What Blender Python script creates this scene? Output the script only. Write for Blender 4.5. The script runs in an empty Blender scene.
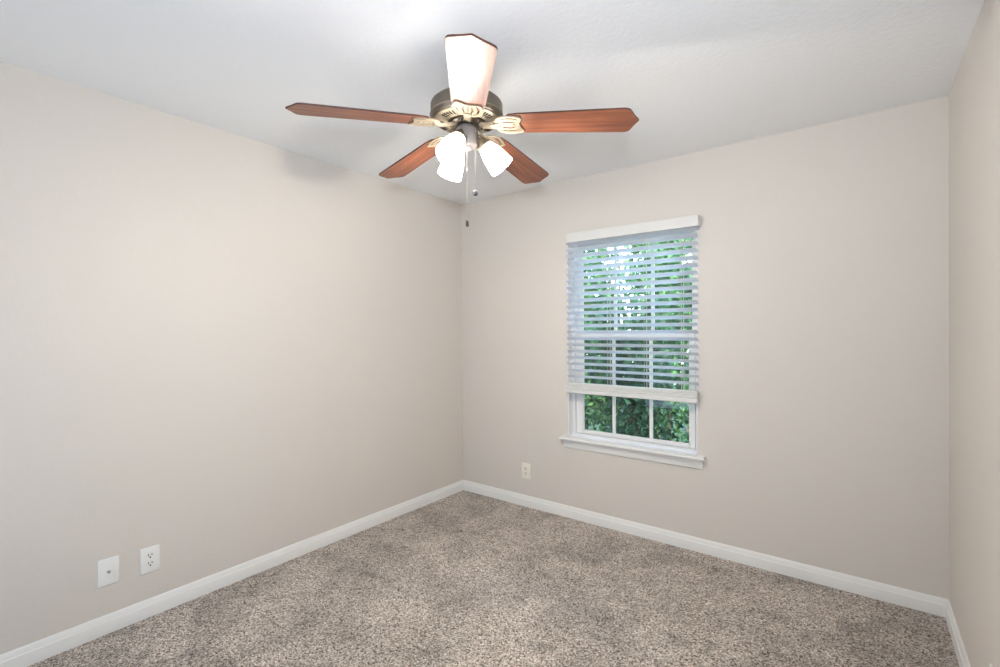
import bpy, bmesh, math, random
from mathutils import Vector, Matrix

random.seed(7)
S = bpy.context.scene
COL = S.collection
PI = math.pi

# ------------------------------------------------------------------ camera
W, H = 3.045, 2.44            # room width and ceiling height
REAR = -4.0                   # rear wall behind the camera
CAM = Vector((2.7223, -3.0388, 1.3561))
F_PX = 475.18
yaw, pitch, roll = math.radians(-37.3116), math.radians(-0.3111), math.radians(-0.3522)
fw = Vector((math.sin(yaw) * math.cos(pitch), math.cos(yaw) * math.cos(pitch), math.sin(pitch)))
rt = Vector((math.cos(yaw), -math.sin(yaw), 0))
up = rt.cross(fw)
rt2 = rt * math.cos(roll) + up * math.sin(roll)
up2 = -rt * math.sin(roll) + up * math.cos(roll)
cd = bpy.data.cameras.new('camera')
cd.sensor_width = 36
cd.lens = 36 * F_PX / 1000
cd.clip_start = 0.02
cam = bpy.data.objects.new('camera', cd)
COL.objects.link(cam)
cam.matrix_world = Matrix(((rt2.x, up2.x, -fw.x, CAM.x), (rt2.y, up2.y, -fw.y, CAM.y),
                           (rt2.z, up2.z, -fw.z, CAM.z), (0, 0, 0, 1)))
S.camera = cam

# ------------------------------------------------------------------ exposure, sky, sun, lights
S.view_settings.view_transform = 'Standard'
S.view_settings.look = 'None'
S.view_settings.exposure = 0.06
S.view_settings.gamma = 1.0
S.view_settings.use_curve_mapping = False

world = bpy.data.worlds.new('sky')
S.world = world
world.use_nodes = True
wn = world.node_tree
wn.nodes.clear()
sky = wn.nodes.new('ShaderNodeTexSky')
sky.sky_type = 'NISHITA'
sky.sun_disc = False
sky.sun_elevation = math.radians(52)
sky.sun_rotation = math.radians(140)
wbg = wn.nodes.new('ShaderNodeBackground')
wbg.inputs['Strength'].default_value = 3.0
wout = wn.nodes.new('ShaderNodeOutputWorld')
wn.links.new(sky.outputs[0], wbg.inputs[0])
wn.links.new(wbg.outputs[0], wout.inputs[0])


def light(name, kind, loc, target, energy, color, size=None, size_y=None):
    d = bpy.data.lights.new(name, kind)
    d.energy = energy
    d.color = color
    if kind == 'AREA':
        d.shape = 'RECTANGLE'
        d.size, d.size_y = size, size_y or size
    o = bpy.data.objects.new(name, d)
    o.location = loc
    o.rotation_euler = (Vector(target) - Vector(loc)).to_track_quat('-Z', 'Y').to_euler()
    COL.objects.link(o)
    return o


sun = light('sun', 'SUN', (4, -6, 9), (0, 0, 0), 7.0, (1.0, 0.95, 0.86))
sun.data.angle = math.radians(1.0)
light('rear_fill', 'AREA', (1.45, REAR + 0.06, 0.98), (1.45, 0, 2.7), 25.0, (0.56, 0.745, 1.0), 2.5, 1.6)  # added soft cool fill behind the camera; the rear wall has no opening
flash = light('camera_flash', 'AREA', CAM + Vector((0, -0.02, 0.24)), (0.3, 0, 3.4), 16.0, (0.79, 0.88, 1.0), 0.14, 0.10)
flash.data.spread = math.radians(135)
LAMP_COL = (1.0, 0.965, 0.92)
BULB_COL = (1.0, 0.92, 0.80)
LAMP_STRENGTH = 22.0       # frosted glass of the fan's shades
BULB_POWER = 18.0          # each bulb, shining out of its shade's mouth


# ------------------------------------------------------------------ materials
def new_mat(name):
    m = bpy.data.materials.new(name)
    m.use_nodes = True
    b = m.node_tree.nodes['Principled BSDF']
    return m, m.node_tree, b


def N(t, kind, **kw):
    n = t.nodes.new(kind)
    for k, v in kw.items():
        if k in n.inputs:
            n.inputs[k].default_value = v
        else:
            setattr(n, k, v)
    return n


def simple(name, col, rough=0.5, metal=0.0, spec=0.5, bump=None):
    m, t, b = new_mat(name)
    b.inputs['Base Color'].default_value = (*col, 1)
    b.inputs['Roughness'].default_value = rough
    b.inputs['Metallic'].default_value = metal
    b.inputs['Specular IOR Level'].default_value = spec
    if bump:
        sc, st, dist = bump
        tc = N(t, 'ShaderNodeTexCoord')
        nz = N(t, 'ShaderNodeTexNoise', Scale=sc, Detail=3.0, Roughness=0.6)
        bp = N(t, 'ShaderNodeBump', Strength=st, Distance=dist)
        t.links.new(tc.outputs['Object'], nz.inputs['Vector'])
        t.links.new(nz.outputs['Fac'], bp.inputs['Height'])
        t.links.new(bp.outputs['Normal'], b.inputs['Normal'])
    return m


WALLM = simple('wall_paint', (0.722, 0.674, 0.618), 0.55, 0, 0.3, (75, 0.22, 0.004))
CEILM = simple('ceiling_paint', (0.91, 0.91, 0.905), 0.8, 0, 0.2, (48, 0.30, 0.006))
TRIM = simple('white_trim_paint', (0.86, 0.855, 0.83), 0.32, 0, 0.5)
VINYL = simple('white_vinyl', (0.82, 0.82, 0.82), 0.35, 0, 0.5)
PLATE = simple('white_plate_plastic', (0.90, 0.90, 0.88), 0.3, 0, 0.5)
IVORY = simple('ivory_plate_plastic', (0.88, 0.84, 0.74), 0.3, 0, 0.5)
DARK = simple('dark_slot', (0.022, 0.02, 0.018), 0.8, 0, 0.1)
STEEL = simple('nickel', (0.55, 0.52, 0.47), 0.28, 1.0)
VALM = simple('valance_white', (0.74, 0.735, 0.715), 0.4)
CORD = simple('white_cord', (0.72, 0.72, 0.70), 0.8)
PEWTER = simple('brushed_pewter', (0.20, 0.17, 0.135), 0.38, 0.85, 0.5, (220, 0.15, 0.001))
BRASS = simple('antique_brass', (0.31, 0.25, 0.172), 0.5, 0.5, 0.4)
BRONZE = simple('dark_bronze', (0.10, 0.078, 0.055), 0.35, 0.8)
ARMM = simple('dark_brass', (0.20, 0.155, 0.10), 0.45, 0.6)
FITTER = simple('satin_pewter', (0.24, 0.215, 0.205), 0.6, 0.4)
CRYSTAL = simple('grey_crystal', (0.12, 0.12, 0.13), 0.12, 0.2)
BLACKM = simple('black_fob', (0.015, 0.013, 0.012), 0.35)
CHAINM = simple('chain_nickel', (0.24, 0.22, 0.20), 0.5, 0.6)
DOORM = simple('door_paint', (0.78, 0.78, 0.76), 0.35)
BARK = simple('bark', (0.16, 0.12, 0.085), 0.9, 0, 0.2, (18, 0.8, 0.03))
GRASSM = simple('lawn', (0.025, 0.05, 0.015), 0.9, 0, 0.2, (60, 0.8, 0.03))


def slat_material():
    m, t, b = new_mat('blind_slat')
    b.inputs['Base Color'].default_value = (0.90, 0.91, 0.92, 1)
    b.inputs['Roughness'].default_value = 0.4
    tr = N(t, 'ShaderNodeBsdfTranslucent', Color=(0.90, 0.92, 0.95, 1))
    mx = N(t, 'ShaderNodeMixShader', Fac=0.6)
    out = t.nodes['Material Output']
    t.links.new(b.outputs[0], mx.inputs[1])
    t.links.new(tr.outputs[0], mx.inputs[2])
    t.links.new(mx.outputs[0], out.inputs[0])
    return m


SLAT = slat_material()


def glass_material():
    m, t, b = new_mat('window_glass')
    t.nodes.remove(b)
    tr = N(t, 'ShaderNodeBsdfTransparent', Color=(0.93, 0.97, 0.96, 1))
    gl = N(t, 'ShaderNodeBsdfGlossy', Roughness=0.02)
    fr = N(t, 'ShaderNodeFresnel', IOR=1.5)
    mx = N(t, 'ShaderNodeMixShader')
    t.links.new(fr.outputs[0], mx.inputs[0])
    t.links.new(tr.outputs[0], mx.inputs[1])
    t.links.new(gl.outputs[0], mx.inputs[2])
    t.links.new(mx.outputs[0], t.nodes['Material Output'].inputs[0])
    return m


GLASS = glass_material()


def shade_material():
    m, t, b = new_mat('lit_frosted_shade')
    b.inputs['Base Color'].default_value = (0.9, 0.88, 0.83, 1)
    b.inputs['Roughness'].default_value = 0.3
    b.inputs['Emission Color'].default_value = (*LAMP_COL, 1)
    b.inputs['Emission Strength'].default_value = LAMP_STRENGTH
    return m


SHADE = shade_material()
BULBM, _t, _b = new_mat('lit_bulb')
_b.inputs['Emission Color'].default_value = (*LAMP_COL, 1)
_b.inputs['Emission Strength'].default_value = LAMP_STRENGTH * 1.5


def wood_material():
    m, t, b = new_mat('cherry_wood')
    tc = N(t, 'ShaderNodeTexCoord')
    oi = N(t, 'ShaderNodeObjectInfo')
    ad = N(t, 'ShaderNodeVectorMath', operation='ADD')
    mp = N(t, 'ShaderNodeMapping')
    mp.inputs['Scale'].default_value = (1.6, 26, 8)
    ms = N(t, 'ShaderNodeMath', operation='MULTIPLY')
    ms.inputs[1].default_value = 9.0
    t.links.new(oi.outputs['Random'], ms.inputs[0])
    t.links.new(tc.outputs['Object'], ad.inputs[0])
    t.links.new(ms.outputs[0], ad.inputs[1])
    t.links.new(ad.outputs[0], mp.inputs['Vector'])
    n1 = N(t, 'ShaderNodeTexNoise', Scale=2.2, Detail=5.0, Roughness=0.62, Distortion=0.4)
    t.links.new(mp.outputs[0], n1.inputs['Vector'])
    cr = N(t, 'ShaderNodeValToRGB')
    cr.color_ramp.elements[0].position = 0.30
    cr.color_ramp.elements[0].color = (0.105, 0.028, 0.013, 1)
    cr.color_ramp.elements[1].position = 0.72
    cr.color_ramp.elements[1].color = (0.34, 0.122, 0.056, 1)
    e = cr.color_ramp.elements.new(0.5)
    e.color = (0.225, 0.068, 0.030, 1)
    t.links.new(n1.outputs['Fac'], cr.inputs[0])
    t.links.new(cr.outputs[0], b.inputs['Base Color'])
    b.inputs['Roughness'].default_value = 0.44
    b.inputs['Specular IOR Level'].default_value = 0.6
    b.inputs['Coat Weight'].default_value = 0.12
    b.inputs['Coat Roughness'].default_value = 0.25
    return m


WOOD = wood_material()
WOODEDGE = simple('dark_blade_edge', (0.055, 0.018, 0.014), 0.4)


def carpet_material():
    m, t, b = new_mat('frieze_carpet')
    tc = N(t, 'ShaderNodeTexCoord')
    warp = N(t, 'ShaderNodeTexNoise', Scale=90.0, Detail=2.0)
    mixv = N(t, 'ShaderNodeMix', data_type='VECTOR')
    mixv.inputs[0].default_value = 0.010
    t.links.new(tc.outputs['Object'], warp.inputs['Vector'])
    t.links.new(tc.outputs['Object'], mixv.inputs[4])
    t.links.new(warp.outputs['Color'], mixv.inputs[5])
    vo = N(t, 'ShaderNodeTexVoronoi', Scale=205.0)
    t.links.new(mixv.outputs[1], vo.inputs['Vector'])
    sep = N(t, 'ShaderNodeSeparateColor')
    t.links.new(vo.outputs['Color'], sep.inputs[0])
    cr = N(t, 'ShaderNodeValToRGB')
    els = cr.color_ramp.elements
    els[0].position, els[0].color = 0.0, (0.06, 0.045, 0.036, 1)
    els[1].position, els[1].color = 1.0, (0.86, 0.79, 0.72, 1)
    for ps, c in ((0.18, (0.19, 0.15, 0.12, 1)), (0.34, (0.37, 0.315, 0.27, 1)), (0.7, (0.55, 0.49, 0.435, 1))):
        e = els.new(ps)
        e.color = c
    t.links.new(sep.outputs[0], cr.inputs[0])
    # pile brushed one way or the other: broad soft patches, small scuffs
    n2 = N(t, 'ShaderNodeTexNoise', Scale=2.6, Detail=3.0, Roughness=0.6, Distortion=0.6)
    t.links.new(tc.outputs['Object'], n2.inputs['Vector'])
    r2 = N(t, 'ShaderNodeMapRange')
    r2.inputs[1].default_value, r2.inputs[2].default_value = 0.36, 0.62
    r2.inputs[3].default_value, r2.inputs[4].default_value = 0.76, 1.12
    t.links.new(n2.outputs['Fac'], r2.inputs[0])
    n3 = N(t, 'ShaderNodeTexNoise', Scale=7.0, Detail=2.0, Roughness=0.5)
    t.links.new(tc.outputs['Object'], n3.inputs['Vector'])
    r3 = N(t, 'ShaderNodeMapRange')
    r3.inputs[1].default_value, r3.inputs[2].default_value = 0.28, 0.40
    r3.inputs[3].default_value, r3.inputs[4].default_value = 0.72, 1.0
    t.links.new(n3.outputs['Fac'], r3.inputs[0])
    mu = N(t, 'ShaderNodeMath', operation='MULTIPLY')
    t.links.new(r2.outputs[0], mu.inputs[0])
    t.links.new(r3.outputs[0], mu.inputs[1])
    vm = N(t, 'ShaderNodeVectorMath', operation='SCALE')
    t.links.new(cr.outputs[0], vm.inputs[0])
    t.links.new(mu.outputs[0], vm.inputs['Scale'])
    t.links.new(vm.outputs[0], b.inputs['Base Color'])
    b.inputs['Roughness'].default_value = 0.95
    b.inputs['Specular IOR Level'].default_value = 0.1
    b.inputs['Sheen Weight'].default_value = 0.15
    bp = N(t, 'ShaderNodeBump', Strength=0.55, Distance=0.006)
    t.links.new(vo.outputs['Distance'], bp.inputs['Height'])
    bp.invert = True
    t.links.new(bp.outputs['Normal'], b.inputs['Normal'])
    return m


CARPET = carpet_material()


def leaf_material(name, c1, c2):
    m, t, b = new_mat(name)
    g = N(t, 'ShaderNodeNewGeometry')
    cr = N(t, 'ShaderNodeValToRGB')
    cr.color_ramp.elements[0].color = (*c1, 1)
    cr.color_ramp.elements[1].color = (*c2, 1)
    t.links.new(g.outputs['Random Per Island'], cr.inputs[0])
    t.links.new(cr.outputs[0], b.inputs['Base Color'])
    b.inputs['Roughness'].default_value = 0.5
    b.inputs['Specular IOR Level'].default_value = 0.3
    tr = N(t, 'ShaderNodeBsdfTranslucent')
    t.links.new(cr.outputs[0], tr.inputs[0])
    mx = N(t, 'ShaderNodeMixShader', Fac=0.3)
    t.links.new(b.outputs[0], mx.inputs[1])
    t.links.new(tr.outputs[0], mx.inputs[2])
    t.links.new(mx.outputs[0], t.nodes['Material Output'].inputs[0])
    return m


LEAF_D = leaf_material('deep_green_leaf', (0.007, 0.029, 0.013), (0.034, 0.098, 0.036))
LEAF_L = leaf_material('bright_green_leaf', (0.015, 0.078, 0.032), (0.085, 0.190, 0.038))


# ------------------------------------------------------------------ mesh helpers
def link(name, bm, mat, parent=None, smooth=None, loc=None):
    me = bpy.data.meshes.new(name)
    bmesh.ops.recalc_face_normals(bm, faces=bm.faces)
    bm.to_mesh(me)
    bm.free()
    mats = mat if isinstance(mat, (list, tuple)) else [mat]
    for x in mats:
        me.materials.append(x)
    if smooth is not None:
        me.shade_smooth()
        me.set_sharp_from_angle(angle=math.radians(smooth))
    o = bpy.data.objects.new(name, me)
    COL.objects.link(o)
    if loc is not None:
        o.location = loc
    if parent:
        o.parent = parent
    return o


def tag(o, label=None, cat=None, group=None, kind=None):
    for k, v in (('label', label), ('category', cat), ('group', group), ('kind', kind)):
        if v:
            o[k] = v
    return o


def empty(name, loc, rot=(0, 0, 0)):
    o = bpy.data.objects.new(name, None)
    o.empty_display_size = 0.1
    o.location = loc
    o.rotation_euler = rot
    COL.objects.link(o)
    return o


def add_box(bm, lo, hi, bevel=0.0, seg=2, M=None):
    r = bmesh.ops.create_cube(bm, size=1)
    vs = r['verts']
    for v in vs:
        v.co = Vector([lo[i] + (v.co[i] + 0.5) * (hi[i] - lo[i]) for i in range(3)])
    if bevel:
        es = {e for v in vs for e in v.link_edges}
        rr = bmesh.ops.bevel(bm, geom=list(es), offset=bevel, segments=seg, profile=0.5, affect='EDGES')
        vs = list({v for f in rr['faces'] for v in f.verts} | {v for v in vs if v.is_valid})
    if M is not None:
        for v in vs:
            v.co = M @ v.co


def add_lathe(bm, prof, n=32, M=None, cap0=False, cap1=False, closed=False):
    rings = []
    for r, z in prof:
        if r < 1e-6:
            rings.append([bm.verts.new((0, 0, z))])
        else:
            rings.append([bm.verts.new((r * math.cos(2 * PI * k / n), r * math.sin(2 * PI * k / n), z)) for k in range(n)])
    idx = list(range(len(rings) - 1))
    pairs = [(rings[i], rings[i + 1]) for i in idx]
    if closed:
        pairs.append((rings[-1], rings[0]))
    for a, b in pairs:
        for k in range(n):
            k2 = (k + 1) % n
            if len(a) == 1 and len(b) == 1:
                continue
            if len(a) == 1:
                bm.faces.new((a[0], b[k], b[k2]))
            elif len(b) == 1:
                bm.faces.new((a[k], b[0], a[k2]))
            else:
                bm.faces.new((a[k], b[k], b[k2], a[k2]))
    if cap0 and len(rings[0]) > 1:
        bm.faces.new(rings[0])
    if cap1 and len(rings[-1]) > 1:
        bm.faces.new(rings[-1])
    if M is not None:
        for rg in rings:
            for v in rg:
                v.co = M @ v.co


def add_tube(bm, pts, r, n=8, closed=False, caps=True):
    pts = [Vector(q) for q in pts]
    m = len(pts)
    rs = r if isinstance(r, (list, tuple)) else [r] * m
    rings = []
    ref = None
    for i in range(m):
        if closed:
            d = pts[(i + 1) % m] - pts[i - 1]
        else:
            d = pts[min(i + 1, m - 1)] - pts[max(i - 1, 0)]
        d.normalize()
        if ref is None:
            ref = Vector((0, 0, 1)) if abs(d.z) < 0.9 else Vector((1, 0, 0))
        a = (ref - d * ref.dot(d)).normalized()
        ref = a
        b = d.cross(a)
        rings.append([bm.verts.new(pts[i] + (a * math.cos(2 * PI * k / n) + b * math.sin(2 * PI * k / n)) * rs[i]) for k in range(n)])
    for i in range(m if closed else m - 1):
        A, B = rings[i], rings[(i + 1) % m]
        for k in range(n):
            bm.faces.new((A[k], A[(k + 1) % n], B[(k + 1) % n], B[k]))
    if caps and not closed:
        bm.faces.new(rings[0])
        bm.faces.new(rings[-1])


def add_prism(bm, outline, z0, z1, M=None):
    a = [bm.verts.new((x, y, z0)) for x, y in outline]
    b = [bm.verts.new((x, y, z1)) for x, y in outline]
    n = len(outline)
    fa = bm.faces.new(a)
    fb = bm.faces.new(b)
    sides = [bm.faces.new((a[k], a[(k + 1) % n], b[(k + 1) % n], b[k])) for k in range(n)]
    if M is not None:
        for v in a + b:
            v.co = M @ v.co
    return fa, fb, sides


def sweep(bm, prof, p0, p1, inward, m0=0, m1=0):
    """extrude a (depth, height) profile along p0->p1; ends mitred by depth * m0 / m1."""
    p0, p1, inward = Vector(p0), Vector(p1), Vector(inward)
    d = (p1 - p0).normalized()
    A = [bm.verts.new(p0 + d * (m0 * q) + inward * q + Vector((0, 0, z))) for q, z in prof]
    B = [bm.verts.new(p1 - d * (m1 * q) + inward * q + Vector((0, 0, z))) for q, z in prof]
    n = len(prof)
    for k in range(n):
        bm.faces.new((A[k], A[(k + 1) % n], B[(k + 1) % n], B[k]))
    bm.faces.new(A)
    bm.faces.new(B)


# ------------------------------------------------------------------ room shell
T = 0.13
WX0, WX1, WZ0, WZ1 = 1.022, 1.923, 0.568, 2.035      # window opening


def structure(name, bm, mat, label, cat, smooth=None):
    o = link(name, bm, mat, None, smooth)
    return tag(o, label, cat, kind='structure')


bm = bmesh.new()
add_box(bm, (-T, REAR - T, -0.12), (W + T, T, 0))
structure('floor', bm, CARPET, 'mottled beige and brown frieze carpet covering the whole floor', 'floor')
bm = bmesh.new()
add_box(bm, (-T, REAR - T, H), (W + T, T, H + 0.12))
structure('ceiling', bm, CEILM, 'flat white ceiling the fan hangs from', 'ceiling')
bm = bmesh.new()
add_box(bm, (-T, REAR, 0), (0, 0, H))
structure('wall_left', bm, WALLM, 'long beige wall on the left with two white plates near its foot', 'wall')
bm = bmesh.new()
add_box(bm, (W, REAR, 0), (W + T, 0, H))
structure('wall_right', bm, WALLM, 'beige wall seen edge-on at the right edge', 'wall')
bm = bmesh.new()
add_box(bm, (-T, REAR - T, 0), (W + T, REAR, H))
structure('wall_rear', bm, WALLM, 'beige wall behind the viewer', 'wall')
# window wall: one mesh with a real opening
bm = bmesh.new()
xs, zs = [-T, WX0, WX1, W + T], [0, WZ0, WZ1, H]
vf = [[bm.verts.new((x, 0, z)) for z in zs] for x in xs]
vb = [[bm.verts.new((x, T, z)) for z in zs] for x in xs]
for i in range(3):
    for j in range(3):
        if (i, j) == (1, 1):
            continue
        bm.faces.new((vf[i][j], vf[i + 1][j], vf[i + 1][j + 1], vf[i][j + 1]))
        bm.faces.new((vb[i][j], vb[i][j + 1], vb[i + 1][j + 1], vb[i + 1][j]))
ring = [(1, 1), (2, 1), (2, 2), (1, 2)]
for k in range(4):
    a, b = ring[k], ring[(k + 1) % 4]
    bm.faces.new((vf[a[0]][a[1]], vb[a[0]][a[1]], vb[b[0]][b[1]], vf[b[0]][b[1]]))
outer = [(0, 0), (1, 0), (2, 0), (3, 0), (3, 1), (3, 2), (3, 3), (2, 3), (1, 3), (0, 3), (0, 2), (0, 1)]
for k in range(12):
    a, b = outer[k], outer[(k + 1) % 12]
    bm.faces.new((vf[a[0]][a[1]], vf[b[0]][b[1]], vb[b[0]][b[1]], vb[a[0]][a[1]]))
structure('wall_back', bm, WALLM, 'beige wall holding the window', 'wall')

# baseboards
BP = [(0, 0), (0.0145, 0), (0.0145, 0.053), (0.0138, 0.0555), (0.0112, 0.0575), (0.0105, 0.060), (0.0095, 0.066), (0.0072, 0.074), (0.0045, 0.0805), (0.003, 0.083), (0, 0.083)]
for name, p0, p1, inn, lab in (
        ('baseboard_left', (0, REAR, 0), (0, 0, 0), (1, 0, 0), 'white baseboard along the foot of the left wall'),
        ('baseboard_back', (0, 0, 0), (W, 0, 0), (0, -1, 0), 'white baseboard along the foot of the window wall'),
        ('baseboard_right', (W, 0, 0), (W, REAR, 0), (-1, 0, 0), 'white baseboard along the foot of the right wall')):
    bm = bmesh.new()
    sweep(bm, BP, p0, p1, inn, 0 if name == 'baseboard_left' else 1, 0 if name == 'baseboard_right' else 1)
    structure(name, bm, TRIM, lab, 'baseboard', 25)

# ------------------------------------------------------------------ window
win = tag(empty('window_1', ((WX0 + WX1) / 2, 0.05, WZ0)), 'white double-hung window with divided panes in the back wall', 'window', kind='structure')
win_inv = Matrix.Translation(-win.location)


def wpart(name, bm, mat, parent=win, smooth=None):
    o = link(name, bm, mat, parent, smooth)
    o.matrix_parent_inverse = Matrix.Identity(4)
    for v in o.data.vertices:
        v.co -= win.location
    return o


# white liner of the opening
bm = bmesh.new()
LT = 0.008
add_box(bm, (WX0, -0.001, WZ0), (WX0 + LT, T, WZ1))
add_box(bm, (WX1 - LT, -0.001, WZ0), (WX1, T, WZ1))
add_box(bm, (WX0 + LT, -0.001, WZ1 - LT), (WX1 - LT, T, WZ1))
wpart('jamb_liner', bm, VINYL)
# vinyl frame
FX0, FX1, FZ0, FZ1 = WX0 + LT, WX1 - LT, WZ0 + 0.020, WZ1 - LT
FY0, FY1 = 0.046, 0.125
bm = bmesh.new()
fwl, fwr = 0.030, 0.018
add_box(bm, (FX0, FY0, FZ0), (FX0 + fwl, FY1, FZ1), 0.003)
add_box(bm, (FX1 - fwr, FY0, FZ0), (FX1, FY1, FZ1), 0.003)
add_box(bm, (FX0 + fwl, FY0, FZ0), (FX1 - fwr, FY1, FZ0 + 0.022), 0.003)
add_box(bm, (FX0 + fwl, FY0, FZ1 - 0.03), (FX1 - fwr, FY1, FZ1), 0.003)
wpart('window_frame', bm, VINYL)
SX0, SX1 = FX0 + fwl + 0.003, FX1 - fwr - 0.003
ZM = 1.317


def sash(name, x0, x1, z0, z1, y0, y1, bot, top, sl_, sr_, gx):
    """sash rails and stiles with a grid of muntins; the glass is its own mesh"""
    b = bmesh.new()
    add_box(b, (x0, y0, z0), (x0 + sl_, y1, z1), 0.003)
    add_box(b, (x1 - sr_, y0, z0), (x1, y1, z1), 0.003)
    add_box(b, (x0 + sl_, y0, z0), (x1 - sr_, y1, z0 + bot), 0.003)
    add_box(b, (x0 + sl_, y0, z1 - top), (x1 - sr_, y1, z1), 0.003)
    gx0, gx1, gz0, gz1 = x0 + sl_, x1 - sr_, z0 + bot, z1 - top
    # glazing bead
    for lo, hi in (((gx0, y0 + 0.006, gz0), (gx0 + 0.008, y0 + 0.016, gz1)), ((gx1 - 0.008, y0 + 0.006, gz0), (gx1, y0 + 0.016, gz1)),
                   ((gx0, y0 + 0.006, gz0), (gx1, y0 + 0.016, gz0 + 0.008)), ((gx0, y0 + 0.006, gz1 - 0.008), (gx1, y0 + 0.016, gz1))):
        add_box(b, lo, hi)
    ym = (y0 + y1) / 2
    o = wpart(name, b, VINYL)
    b = bmesh.new()
    for x in gx:
        add_box(b, (x - 0.0115, ym - 0.006, gz0), (x + 0.0115, ym + 0.006, gz1), 0.003)
    mo = wpart('muntin_grid', b, VINYL, win)
    mo.parent = o
    b = bmesh.new()
    add_box(b, (gx0 - 0.004, ym - 0.002, gz0 - 0.004), (gx1 + 0.004, ym + 0.002, gz1 + 0.004))
    g = wpart('glass_pane', b, GLASS, win)
    g.parent = o
    return o


sash('lower_sash', SX0, SX1, FZ0 + 0.0250, ZM + 0.02, 0.050, 0.082, 0.018, 0.040, 0.052, 0.030, (1.350, 1.611))
sash('upper_sash', SX0 + 0.002, SX1 - 0.002, ZM - 0.02, FZ1 - 0.031, 0.087, 0.119, 0.038, 0.030, 0.028, 0.018, (1.349, 1.612))
# stool and apron
bm = bmesh.new()
pr = [(-0.02, WZ0), (0.045, WZ0), (0.050, WZ0 + 0.005), (0.050, WZ0 + 0.014), (0.045, WZ0 + 0.019), (-0.02, WZ0 + 0.019)]
# horns in front of the wall, tongue into the opening
bmx0, bmx1 = WX0 - 0.046, WX1 + 0.044
prh = [(0, WZ0), (0.045, WZ0), (0.050, WZ0 + 0.005), (0.050, WZ0 + 0.014), (0.045, WZ0 + 0.019), (0, WZ0 + 0.019)]
sweep(bm, prh, (bmx0, 0, 0), (bmx1, 0, 0), (0, -1, 0))
add_box(bm, (WX0 + LT, 0, WZ0), (WX1 - LT, 0.046, WZ0 + 0.019))
wpart('stool', bm, TRIM)
bm = bmesh.new()
pa = [(0, WZ0 - 0.060), (0.010, WZ0 - 0.060), (0.013, WZ0 - 0.057), (0.015, WZ0 - 0.040), (0.021, WZ0 - 0.022), (0.024, WZ0 - 0.014), (0.024, WZ0), (0, WZ0)]
sweep(bm, pa, (WX0 - 0.026, 0, 0), (WX1 + 0.030, 0, 0), (0, -1, 0))
wpart('apron', bm, TRIM, win, 25)

# ------------------------------------------------------------------ horizontal blind
BX0, BX1 = WX0 + 0.013, WX1 + 0.009
blind = tag(empty('window_blind', ((BX0 + BX1) / 2, 0.0, 1.99)), 'white horizontal slatted blind hanging two thirds down the window', 'blind')


def bpart(name, b, mat, parent=blind, smooth=None):
    o = link(name, b, mat, parent, smooth)
    for v in o.data.vertices:
        v.co -= blind.location
    return o


bm = bmesh.new()
VX0, VX1 = WX0 + 0.028, WX1 + 0.020
add_box(bm, (VX0, -0.060, 1.978), (VX1, -0.048, 2.045), 0.003)
add_box(bm, (VX0, -0.048, 1.978), (VX0 + 0.010, -0.001, 2.045), 0.002)
add_box(bm, (VX1 - 0.010, -0.048, 1.978), (VX1, -0.001, 2.045), 0.002)
bpart('valance', bm, VALM)
bm = bmesh.new()
add_box(bm, (BX0 + 0.01, -0.046, 1.987), (BX1 - 0.01, -0.002, 2.026), 0.002)
bpart('headrail', bm, VINYL)
PITCH_Z, TILT = 0.0449, math.radians(23)
YS = -0.028
bm = bmesh.new()
zt = 1.973
nsl = 22
for i in range(nsl):
    zc = zt - i * PITCH_Z
    # crowned slat, room edge up
    w, th, nseg = 0.0505, 0.0028, 6
    top, bot = [], []
    for k in range(nseg + 1):
        q = -w / 2 + w * k / nseg
        c = 0.0022 * (1 - (2 * q / w) ** 2)
        y = YS + q * math.cos(TILT)
        z = zc - q * math.sin(TILT) + c
        top.append((y, z + th / 2))
        bot.append((y, z - th / 2))
    loop = top + bot[::-1]
    A = [bm.verts.new((BX0, y, z)) for y, z in loop]
    B = [bm.verts.new((BX1, y, z)) for y, z in loop]
    n = len(loop)
    for k in range(n):
        bm.faces.new((A[k], A[(k + 1) % n], B[(k + 1) % n], B[k]))
    bm.faces.new(A)
    bm.faces.new(B)
bpart('slat_panel', bm, SLAT, blind, 40)
z_last = zt - (nsl - 1) * PITCH_Z
bm = bmesh.new()
add_box(bm, (BX0 - 0.004, YS - 0.026, 0.912), (BX1 + 0.002, YS + 0.025, 0.941), 0.006, 3)
for k in range(3):
    zz = 0.942 + k * 0.0145
    add_box(bm, (BX0, YS - 0.0265, zz), (BX1, YS + 0.025, zz + 0.0135), 0.004, 2)
bpart('bottom_rail', bm, VALM)
for xf in (0.085, 0.36, 0.64, 0.90):
    x = BX0 + (BX1 - BX0) * xf
    bm = bmesh.new()
    add_tube(bm, [(x, YS - 0.026, 1.985), (x, YS - 0.026, 0.95)], 0.0011, 5)
    add_tube(bm, [(x, YS + 0.026, 1.985), (x, YS + 0.026, 0.95)], 0.0011, 5)
    add_tube(bm, [(x + 0.006, YS, 1.985), (x + 0.006, YS, 0.95)], 0.0010, 5)
    bpart('ladder_cord', bm, CORD)

# ------------------------------------------------------------------ ceiling fan
FX, FY = 1.4737, -1.6095
fan = tag(empty('ceiling_fan', (FX, FY, H)), 'five-blade ceiling fan with cherry wood blades, bronze motor and three lit shades', 'ceiling fan')


def fpart(name, b, mat, parent=fan, smooth=40):
    """geometry given about the fan's axis at room heights"""
    o = link(name, b, mat, parent, smooth)
    if parent is fan:
        for v in o.data.vertices:
            v.co.z -= H
    return o


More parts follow.
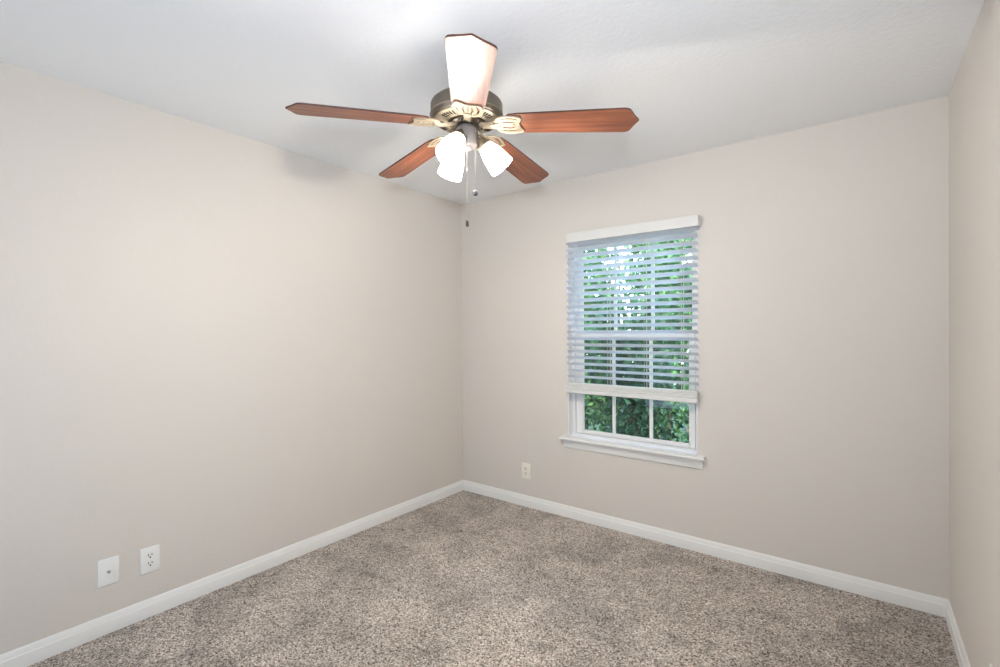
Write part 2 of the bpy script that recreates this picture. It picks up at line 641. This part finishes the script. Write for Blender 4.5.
bm = bmesh.new()
add_lathe(bm, [(0.0, 2.44), (0.066, 2.44), (0.066, 2.425), (0.060, 2.405), (0.040, 2.388), (0.020, 2.382), (0, 2.382)], 40)
fpart('ceiling_canopy', bm, PEWTER)
bm = bmesh.new()
add_lathe(bm, [(0.0125, 2.40), (0.0125, 2.30)], 20, None, True, True)
fpart('downrod', bm, PEWTER)
bm = bmesh.new()
add_lathe(bm, [(0, 2.315), (0.028, 2.315), (0.032, 2.300), (0.085, 2.285), (0.126, 2.268), (0.139, 2.257), (0.1430, 2.249),
               (0.1430, 2.212), (0.1445, 2.209), (0.1445, 2.205), (0.1425, 2.202), (0.138, 2.195), (0.133, 2.192), (0.130, 2.196), (0, 2.196)], 64)
fpart('motor_housing', bm, PEWTER, fan, 22)
bm = bmesh.new()
add_tube(bm, [(0.1435 * math.cos(2 * PI * k / 72), 0.1435 * math.sin(2 * PI * k / 72), 2.2080) for k in range(72)], 0.0026, 8, closed=True)
fpart('motor_trim_ring', bm, BRASS)
# brass underside of the motor with groups of vent slots
bm = bmesh.new()
add_lathe(bm, [(0.1310, 2.1955), (0.1285, 2.189), (0.120, 2.186), (0.082, 2.182), (0.075, 2.182), (0.0745, 2.1955)], 64)
under = fpart('motor_underplate', bm, BRASS)
for g in range(5):
    bm = bmesh.new()
    a0 = math.radians(24.4 + 36 + 72 * g)
    for k in range(-3, 4):
        M = Matrix.Rotation(a0 + k * 0.115, 4, 'Z')
        add_box(bm, (0.090, -0.0016, 2.1812), (0.117, 0.0016, 2.1862), 0.0, 1, M)
    ov = fpart('vent_slots', bm, DARK, fan, None)
    ov.parent = under
bm = bmesh.new()
add_lathe(bm, [(0, 2.200), (0.074, 2.200), (0.074, 2.180), (0.070, 2.174), (0.052, 2.170), (0.0, 2.170)], 48)
fly = fpart('flywheel', bm, BRONZE)
for g in range(10):
    bm = bmesh.new()
    a = math.radians(24.4 + 36 * g + 10)
    add_lathe(bm, [(0, 2.166), (0.006, 2.167), (0.0085, 2.170), (0.0085, 2.182)], 10,
              Matrix.Translation((0.060 * math.cos(a), 0.060 * math.sin(a), 0)))
    osw = fpart('screw_head', bm, BRONZE)
    osw.parent = fly

# blade, drawn along +x from the fan's axis
AP, BW, R0, R1 = 0.034, 0.144, 0.165, 0.66


def blade_outline():
    half = []
    xs_ = R1 - AP
    half.append((R0, 0.046))
    half.append((R0 + 0.012, 0.057))
    half.append((R0 + 0.05, 0.0610))
    for k in range(1, 7):
        f = k / 6
        half.append((R0 + 0.05 + (xs_ - 0.02 - R0 - 0.05) * f, 0.0610 + (BW / 2 - 0.0610) * f))
    # rounded shoulder, then the hollow run to the point
    half += [(xs_ - 0.010, BW / 2 - 0.0010), (xs_ - 0.002, BW / 2 - 0.005), (xs_ + 0.003, BW / 2 - 0.011),
             (xs_ + 0.0075, BW / 2 - 0.021), (xs_ + 0.013, BW / 2 - 0.034), (xs_ + 0.021, BW / 2 - 0.050),
             (xs_ + 0.0295, BW / 2 - 0.064)]
    tip = [(R1 - 0.001, 0.003), (R1, 0.0), (R1 - 0.001, -0.003)]
    return half + tip + [(x, -y) for x, y in half[::-1]]


def make_blade():
    b = bmesh.new()
    fa, fb, sides = add_prism(b, blade_outline(), 0.0, 0.0065)
    for f in sides:
        f.material_index = 1
    rr = bmesh.ops.bevel(b, geom=list(fa.edges) + list(fb.edges), offset=0.0012, segments=2, affect='EDGES', profile=0.5)
    o = link('blade', b, [WOOD, WOODEDGE], fan)
    return o


def crescent(cx, cy, lx, ly, th, flip, n=10):
    """closed loop of a thin crescent slot"""
    o, i = [], []
    for k in range(n + 1):
        a = PI * (0.10 + 0.80 * k / n)
        o.append((cx + lx * math.cos(a), cy + flip * ly * math.sin(a)))
        i.append((cx + lx * math.cos(a) * 0.97, cy + flip * (ly * math.sin(a) - th * math.sin(PI * k / n) - 0.0004)))
    return o + i[1:-1][::-1]


def make_iron(parent):
    # ornamental plate under the blade root
    half = [(0.116, 0.006), (0.1165, 0.018), (0.120, 0.030), (0.128, 0.041), (0.141, 0.0495), (0.158, 0.0545), (0.177, 0.0555), (0.195, 0.0535),
            (0.209, 0.0500), (0.219, 0.0475), (0.2245, 0.042), (0.2235, 0.034), (0.219, 0.024), (0.2145, 0.014), (0.213, 0.005)]
    outline = half + [(x, -y) for x, y in half[::-1]]
    holes = [crescent(0.170, 0.0040, 0.032, 0.0185, 0.0085, 1), crescent(0.170, -0.0040, 0.032, 0.0185, 0.0085, -1),
             crescent(0.173, 0.018, 0.043, 0.0265, 0.0080, 1), crescent(0.173, -0.018, 0.043, 0.0265, 0.0080, -1)]
    b = bmesh.new()
    es = []
    for lp in [outline] + holes:
        vs = [b.verts.new((x, y, 0)) for x, y in lp]
        es += [b.edges.new((vs[k], vs[(k + 1) % len(vs)])) for k in range(len(vs))]
    bmesh.ops.triangle_fill(b, edges=es, use_beauty=True)
    # triangle_fill may cover a hole: drop faces whose centre is in one
    def inside(p_, lp):
        c = False
        for k in range(len(lp)):
            (x1, y1), (x2, y2) = lp[k], lp[k - 1]
            if (y1 > p_.y) != (y2 > p_.y) and p_.x < (x2 - x1) * (p_.y - y1) / (y2 - y1) + x1:
                c = not c
        return c
    kill = [f for f in b.faces if any(inside(f.calc_center_median(), lp) for lp in holes)]
    bmesh.ops.delete(b, geom=kill, context='FACES_ONLY')
    r = bmesh.ops.extrude_face_region(b, geom=list(b.faces))
    for g in r['geom']:
        if isinstance(g, bmesh.types.BMVert):
            g.co.z -= 0.004
    # raised rim round the plate
    add_tube(b, [(x, y, -0.004) for x, y in outline], 0.0026, 6, closed=True)
    # arm to the flywheel
    for s in (-1, 1):
        pass
    arm = []
    for x, hw, z, th in ((0.052, 0.017, 0.004, 0.008), (0.075, 0.0165, 0.001, 0.009), (0.098, 0.015, -0.003, 0.009), (0.118, 0.015, -0.004, 0.007), (0.136, 0.019, -0.004, 0.004)):
        arm.append([b.verts.new((x, -hw, z)), b.verts.new((x, hw, z)), b.verts.new((x, hw * 0.8, z - th)), b.verts.new((x, -hw * 0.8, z - th))])
    for A_, B_ in zip(arm, arm[1:]):
        for k in range(4):
            b.faces.new((A_[k], A_[(k + 1) % 4], B_[(k + 1) % 4], B_[k]))
    b.faces.new(arm[0])
    b.faces.new(arm[-1])
    # three screws into the blade
    for x, y in ((0.193, 0.0), (0.150, 0.0), (0.172, 0.0)):
        add_lathe(b, [(0, -0.0075), (0.003, -0.0070), (0.0045, -0.004)], 10, Matrix.Translation((x, y, 0)))
    o = link('blade_iron', b, BRASS, parent, 35)
    o['label'] = 'antique brass scrolled bracket'
    return o


blade0 = make_blade()
blade0.location = (0, 0, 2.1750 - H)
iron0 = make_iron(blade0)
DROOP = math.atan(0.078)
for k in range(5):
    o = blade0
    if k:
        o = blade0.copy()
        COL.objects.link(o)
        o.parent = fan
        c = iron0.copy()
        COL.objects.link(c)
        c.parent = o
    az = math.radians(24.385 + 72 * k)
    M = Matrix.Translation((0, 0, 2.1750 - H)) @ Matrix.Rotation(az, 4, 'Z') @ Matrix.Rotation(DROOP, 4, 'Y') @ Matrix.Rotation(-0.167, 4, 'X')
    o.matrix_local = M

# light kit
bm = bmesh.new()
add_lathe(bm, [(0, 2.172), (0.030, 2.172), (0.036, 2.166), (0.0425, 2.158), (0.0435, 2.148), (0.0435, 2.092), (0.041, 2.087), (0.014, 2.084), (0.012, 2.078), (0.006, 2.073), (0, 2.072)], 40)
fitter = fpart('light_fitter', bm, FITTER)
EA = math.radians(37.31)        # azimuth of the picture's right-hand side as seen from the camera
for k, phi in enumerate((6, 126, 246)):
    a = EA + math.radians(phi)
    er = Vector((math.cos(a), math.sin(a), 0))
    dl = math.radians(50)
    ax = er * math.cos(dl) - Vector((0, 0, 1)) * math.sin(dl)
    neck = er * 0.067 + Vector((0, 0, 2.100))
    Rm = ax.to_track_quat('Z', 'Y').to_matrix().to_4x4()
    # arm
    bm = bmesh.new()
    add_tube(bm, [er * 0.038 + Vector((0, 0, 2.128)), er * 0.052 + Vector((0, 0, 2.130)), er * 0.060 + Vector((0, 0, 2.122)), neck - ax * 0.012], [0.009, 0.010, 0.011, 0.013], 12)
    add_lathe(bm, [(0, -0.022), (0.016, -0.022), (0.022, -0.016), (0.026, -0.004), (0.0305, 0.002), (0.0305, 0.010), (0.027, 0.010), (0.02, -0.002), (0, -0.002)], 28, Matrix.Translation(neck) @ Rm)
    arm_o = fpart('shade_arm', bm, ARMM)
    # bell glass
    bm = bmesh.new()
    pro = [(0.0270, 0.002), (0.0285, 0.010), (0.0330, 0.022), (0.0385, 0.038), (0.0430, 0.056), (0.0465, 0.074), (0.0490, 0.092), (0.0508, 0.108), (0.0515, 0.116)]
    inn = [(r - 0.003, z) for r, z in pro[::-1]]
    add_lathe(bm, pro + inn, 40, Matrix.Translation(neck) @ Rm, closed=True)
    sh = fpart('glass_shade', bm, SHADE)
    sh['label'] = 'lit frosted white bell shade'
    bm = bmesh.new()
    add_lathe(bm, [(0.012, 0.0), (0.013, 0.018), (0.020, 0.036), (0.0260, 0.046), (0.0270, 0.056), (0.023, 0.068), (0.012, 0.076), (0, 0.078)], 24, Matrix.Translation(neck) @ Rm)
    bu = fpart('bulb', bm, BULBM)
    bu.parent = sh
    mouth = Vector((FX, FY, 0)) + neck + ax * 0.104
    pl = light('bulb_light', 'POINT', mouth, mouth - Vector((0, 0, 1)), BULB_POWER, BULB_COL)
    pl.data.shadow_soft_size = 0.022

# pull chains
eR = Vector((math.cos(EA), math.sin(EA), 0))
eA = Vector((-math.sin(EA), math.cos(EA), 0))


def bead_chain(x, dist, z0, z1, fobname, extra):
    p_ = eR * x + eA * dist
    b = bmesh.new()
    n = int((z0 - z1) / 0.0048)
    for i in range(n):
        z = z0 - (z0 - z1) * i / n
        add_lathe(b, [(0, z + 0.0018), (0.0014, z + 0.001), (0.0014, z - 0.001), (0, z - 0.0018)], 6, Matrix.Translation((p_.x, p_.y, 0)))
    add_tube(b, [(p_.x, p_.y, z0), (p_.x, p_.y, z1)], 0.0007, 5)
    add_tube(b, [(eR * x * 0.8 + eA * dist * 0.8) + Vector((0, 0, z0 + 0.004)), Vector((p_.x, p_.y, z0 + 0.004)), Vector((p_.x, p_.y, z0 - 0.004))], 0.0028, 8)
    if extra:
        z = extra
        add_lathe(b, [(0, z + 0.007), (0.0032, z + 0.004), (0.0032, z - 0.004), (0, z - 0.007)], 10, Matrix.Translation((p_.x, p_.y, 0)))
    return fpart('pull_chain', b, CHAINM), p_


ch, pp = bead_chain(0.0335, -0.030, 2.135, 1.910, 'ball', None)
ch['label'] = 'short pull chain ending in a grey crystal ball'
bm = bmesh.new()
bmesh.ops.create_icosphere(bm, subdivisions=2, radius=0.0122)
for v in bm.verts:
    v.co += Vector((pp.x, pp.y, 1.897))
add_lathe(bm, [(0, 1.915), (0.004, 1.914), (0.005, 1.907), (0, 1.905)], 12, Matrix.Translation((pp.x, pp.y, 0)))
fo = fpart('chain_fob', bm, CRYSTAL, fan, None)
fo.parent = ch
fo['label'] = 'faceted grey crystal ball'
ch, pp = bead_chain(0.0025, -0.047, 2.110, 1.789, 'cone', 1.982)
ch['label'] = 'long pull chain ending in a small black fob'
bm = bmesh.new()
add_lathe(bm, [(0, 1.792), (0.0025, 1.791), (0.0030, 1.787), (0.0058, 1.783), (0.0062, 1.767), (0.0045, 1.762), (0, 1.761)], 16, Matrix.Translation((pp.x, pp.y, 0)))
fo = fpart('chain_fob', bm, BLACKM)
fo.parent = ch
fo['label'] = 'small black fob'


# ------------------------------------------------------------------ wall plates (built facing -y, then turned)
def plate_base(root, mat, w=0.079, h=0.121):
    b = bmesh.new()
    add_box(b, (-w / 2, -0.0062, -h / 2), (w / 2, 0, h / 2), 0.0028, 3)
    return link('cover_plate', b, mat, root, 40)


def outlet(loc, rotz, mat, label):
    r = tag(empty('wall_outlet', loc, (0, 0, rotz)), label, 'outlet')
    plate_base(r, mat)
    for s in (1, -1):
        b = bmesh.new()
        ol = []
        for k in range(28):
            a = 2 * PI * k / 28
            ol.append((0.0172 * math.cos(a), max(-0.0142, min(0.0142, 0.0172 * math.sin(a)))))
        M = Matrix.Translation((0, 0, s * 0.0195)) @ Matrix.Rotation(PI / 2, 4, 'X')
        add_prism(b, ol, 0.0055, 0.0076, M)
        rc = link('receptacle', b, mat, r, 30)
        b = bmesh.new()
        z = s * 0.0195
        add_box(b, (-0.0086, -0.0079, z + 0.0000), (-0.0050, -0.0070, z + 0.0100))
        add_box(b, (0.0050, -0.0079, z + 0.0010), (0.0086, -0.0070, z + 0.0095))
        add_lathe(b, [(0, 0.0079), (0.0037, 0.0079), (0.0037, 0.0070)], 12, Matrix.Translation((0, 0, z - 0.0070)) @ Matrix.Rotation(PI / 2, 4, 'X'))
        sl = link('slots', b, DARK, rc)
        sl['label'] = 'dark plug slots'
    b = bmesh.new()
    add_lathe(b, [(0, 0.0075), (0.0024, 0.0072), (0.0030, 0.0060)], 14, Matrix.Rotation(PI / 2, 4, 'X'))
    link('screw', b, mat, r, 30)
    return r


outlet((0, -2.252, 0.270), PI / 2, PLATE, 'white duplex outlet on the left wall, right of the cable jack plate')
outlet((0.653, 0, 0.271), 0, IVORY, 'small ivory outlet on the window wall left of the window, above the baseboard')
outlet((W, -0.960, 0.239), -PI / 2, PLATE, 'white outlet plate low on the right wall, barely in view')
jack = tag(empty('cable_jack', (0, -2.410, 0.277), (0, 0, PI / 2)), 'white cable jack plate with one metal connector, leftmost on the left wall', 'wall plate')
plate_base(jack, PLATE)
bm = bmesh.new()
RX = Matrix.Rotation(PI / 2, 4, 'X')
add_lathe(bm, [(0.0068, 0.005), (0.0068, 0.0085), (0.0052, 0.0088)], 6, RX)
add_lathe(bm, [(0.0048, 0.006), (0.0048, 0.0165), (0.0034, 0.0170), (0.0034, 0.010), (0, 0.010)], 18, RX)
o = link('connector', bm, STEEL, jack, 30)
o['label'] = 'threaded nickel connector'
for s in (1, -1):
    bm = bmesh.new()
    add_lathe(bm, [(0, 0.0075), (0.0026, 0.0072), (0.0033, 0.0058)], 14, Matrix.Translation((0, 0, s * 0.042)) @ RX)
    link('screw', bm, PLATE, jack, 30)


# ------------------------------------------------------------------ garden outside
bm = bmesh.new()
add_box(bm, (-7, 0.2, -0.5), (9, 12, -0.35))
tag(link('ground', bm, GRASSM), 'grass outside the window', 'ground', kind='structure')


def add_leaf(b, c, d, nrm, L, Wd):
    d = d.normalized()
    s = d.cross(nrm)
    if s.length < 1e-4:
        return
    s.normalize()
    n = s.cross(d)
    base = b.verts.new(c)
    tip = b.verts.new(c + d * L - n * (0.16 * L))
    mid = b.verts.new(c + d * (0.48 * L) - n * 0.0)
    l_ = b.verts.new(c + d * (0.40 * L) + s * Wd / 2 + n * (0.14 * Wd))
    r_ = b.verts.new(c + d * (0.40 * L) - s * Wd / 2 + n * (0.14 * Wd))
    b.faces.new((base, l_, mid))
    b.faces.new((l_, tip, mid))
    b.faces.new((base, mid, r_))
    b.faces.new((r_, mid, tip))


def foliage(rng, n, lo, hi, L, mat, root, gap=0.0):
    """leaves gathered in clumps that fill the crown's own block of air"""
    b = bmesh.new()
    size = [hi[i] - lo[i] for i in range(3)]
    clumps = []
    for i in range(26):
        rr = rng.uniform(0.26, 0.40) * min(size)
        clumps.append((Vector([rng.uniform(lo[k] + rr * 0.8, hi[k] - rr * 0.8) for k in range(3)]), rr))
    made = 0
    while made < n:
        c, rr = clumps[rng.randrange(len(clumps))] if rng.random() > 0.25 else (None, 0)
        if c is None:
            p_ = Vector([rng.uniform(lo[k], hi[k]) for k in range(3)])
            v = Vector((rng.gauss(0, 1), rng.gauss(-0.6, 1), rng.gauss(0, 1))).normalized()
        else:
            v = Vector((rng.gauss(0, 1), rng.gauss(0, 1), rng.gauss(0, 1))).normalized()
            p_ = c + v * rr * rng.uniform(0.5, 1.0)
        l = L * rng.uniform(0.6, 1.25)
        d = (v * 0.6 + Vector((rng.gauss(0, .6), rng.gauss(0, .6), rng.gauss(-0.5, .5)))).normalized()
        tip = p_ + d * l
        if any(q[k] < lo[k] + 0.01 or q[k] > hi[k] - 0.01 for q in (p_, tip) for k in range(3)):
            made += 0.2
            continue
        nr = (v + Vector((rng.gauss(0, .5), rng.gauss(0, .5), rng.gauss(0.7, .5)))).normalized()
        add_leaf(b, p_, d, nr, l, l * rng.uniform(0.48, 0.7))
        made += 1
    link('foliage', b, mat, root)
    return clumps


def plant(name, x, y, z0, half, low, h, n, L, mat, label, cat, group, seed, trunk_r):
    rng = random.Random(seed)
    r = tag(empty(name, (x, y, z0)), label, cat, group)
    hx, hy = half
    clumps = foliage(rng, n, (-hx, -hy, low), (hx, hy, h), L, mat, r)
    b = bmesh.new()
    add_tube(b, [(0, 0, 0), (0.02, 0.01, h * 0.3), (-0.02, 0.02, h * 0.6), (0.01, 0, h * 0.85)], [trunk_r, trunk_r * .8, trunk_r * .6, trunk_r * .25], 8)
    for c, rr in clumps[:9]:
        zb = max(0.05, c.z - rr * 1.1)
        add_tube(b, [(0, 0, min(zb * .9, h * .8)), (c.x * .5, c.y * .5, (zb + c.z) / 2), c], [trunk_r * .45, trunk_r * .3, trunk_r * .12], 6)
    link('trunk', b, BARK, r, 60)
    return r


G0 = -0.35
near = [(1.94, 'dense dark shrub by the window wall, past the right window jamb'),
        (0.92, 'dense dark shrub close to the window, filling its right and middle panes'),
        (-0.10, 'dense dark shrub close to the window, filling its left panes'),
        (-1.12, 'dense dark shrub by the window wall, past the left window jamb')]
for i, (x, lab) in enumerate(near):
    plant('garden_shrub', x, 1.40 + 0.05 * (i % 2), G0, (0.50, 0.40), 0.06, 1.92 + 0.12 * (i % 3), 4600, 0.072, LEAF_D, lab, 'shrub', 'shrubs under the window', 11 + i, 0.028)
mid = [(1.95, 'bright green bush behind the near shrubs, past the right of the view'),
       (0.85, 'bright green bush behind the near shrubs, in the right half of the window view'),
       (-0.25, 'bright green bush behind the near shrubs, in the left half of the window view'),
       (-1.35, 'bright green bush behind the near shrubs, past the left of the view')]
for i, (x, lab) in enumerate(mid):
    plant('garden_bush', x, 2.75, G0, (0.54, 0.55), 0.3, 2.62 + 0.16 * ((i * 2) % 3), 4600, 0.10, LEAF_L, lab, 'bush', 'bushes behind the near shrubs', 51 + i, 0.035)
far = [(0.45, 'tall leafy tree at the back, right side of the window view'),
       (-1.75, 'tall leafy tree at the back, left of the window view'),
       (2.65, 'tall leafy tree at the back, past the right edge of the window view')]
for i, (x, lab) in enumerate(far):
    plant('garden_tree', x, 5.2, G0, (1.08, 0.9), 1.2, 4.6 + 0.3 * (i % 2), 4200, 0.17, LEAF_L, lab, 'tree', 'trees at the back of the garden', 71 + i, 0.08)
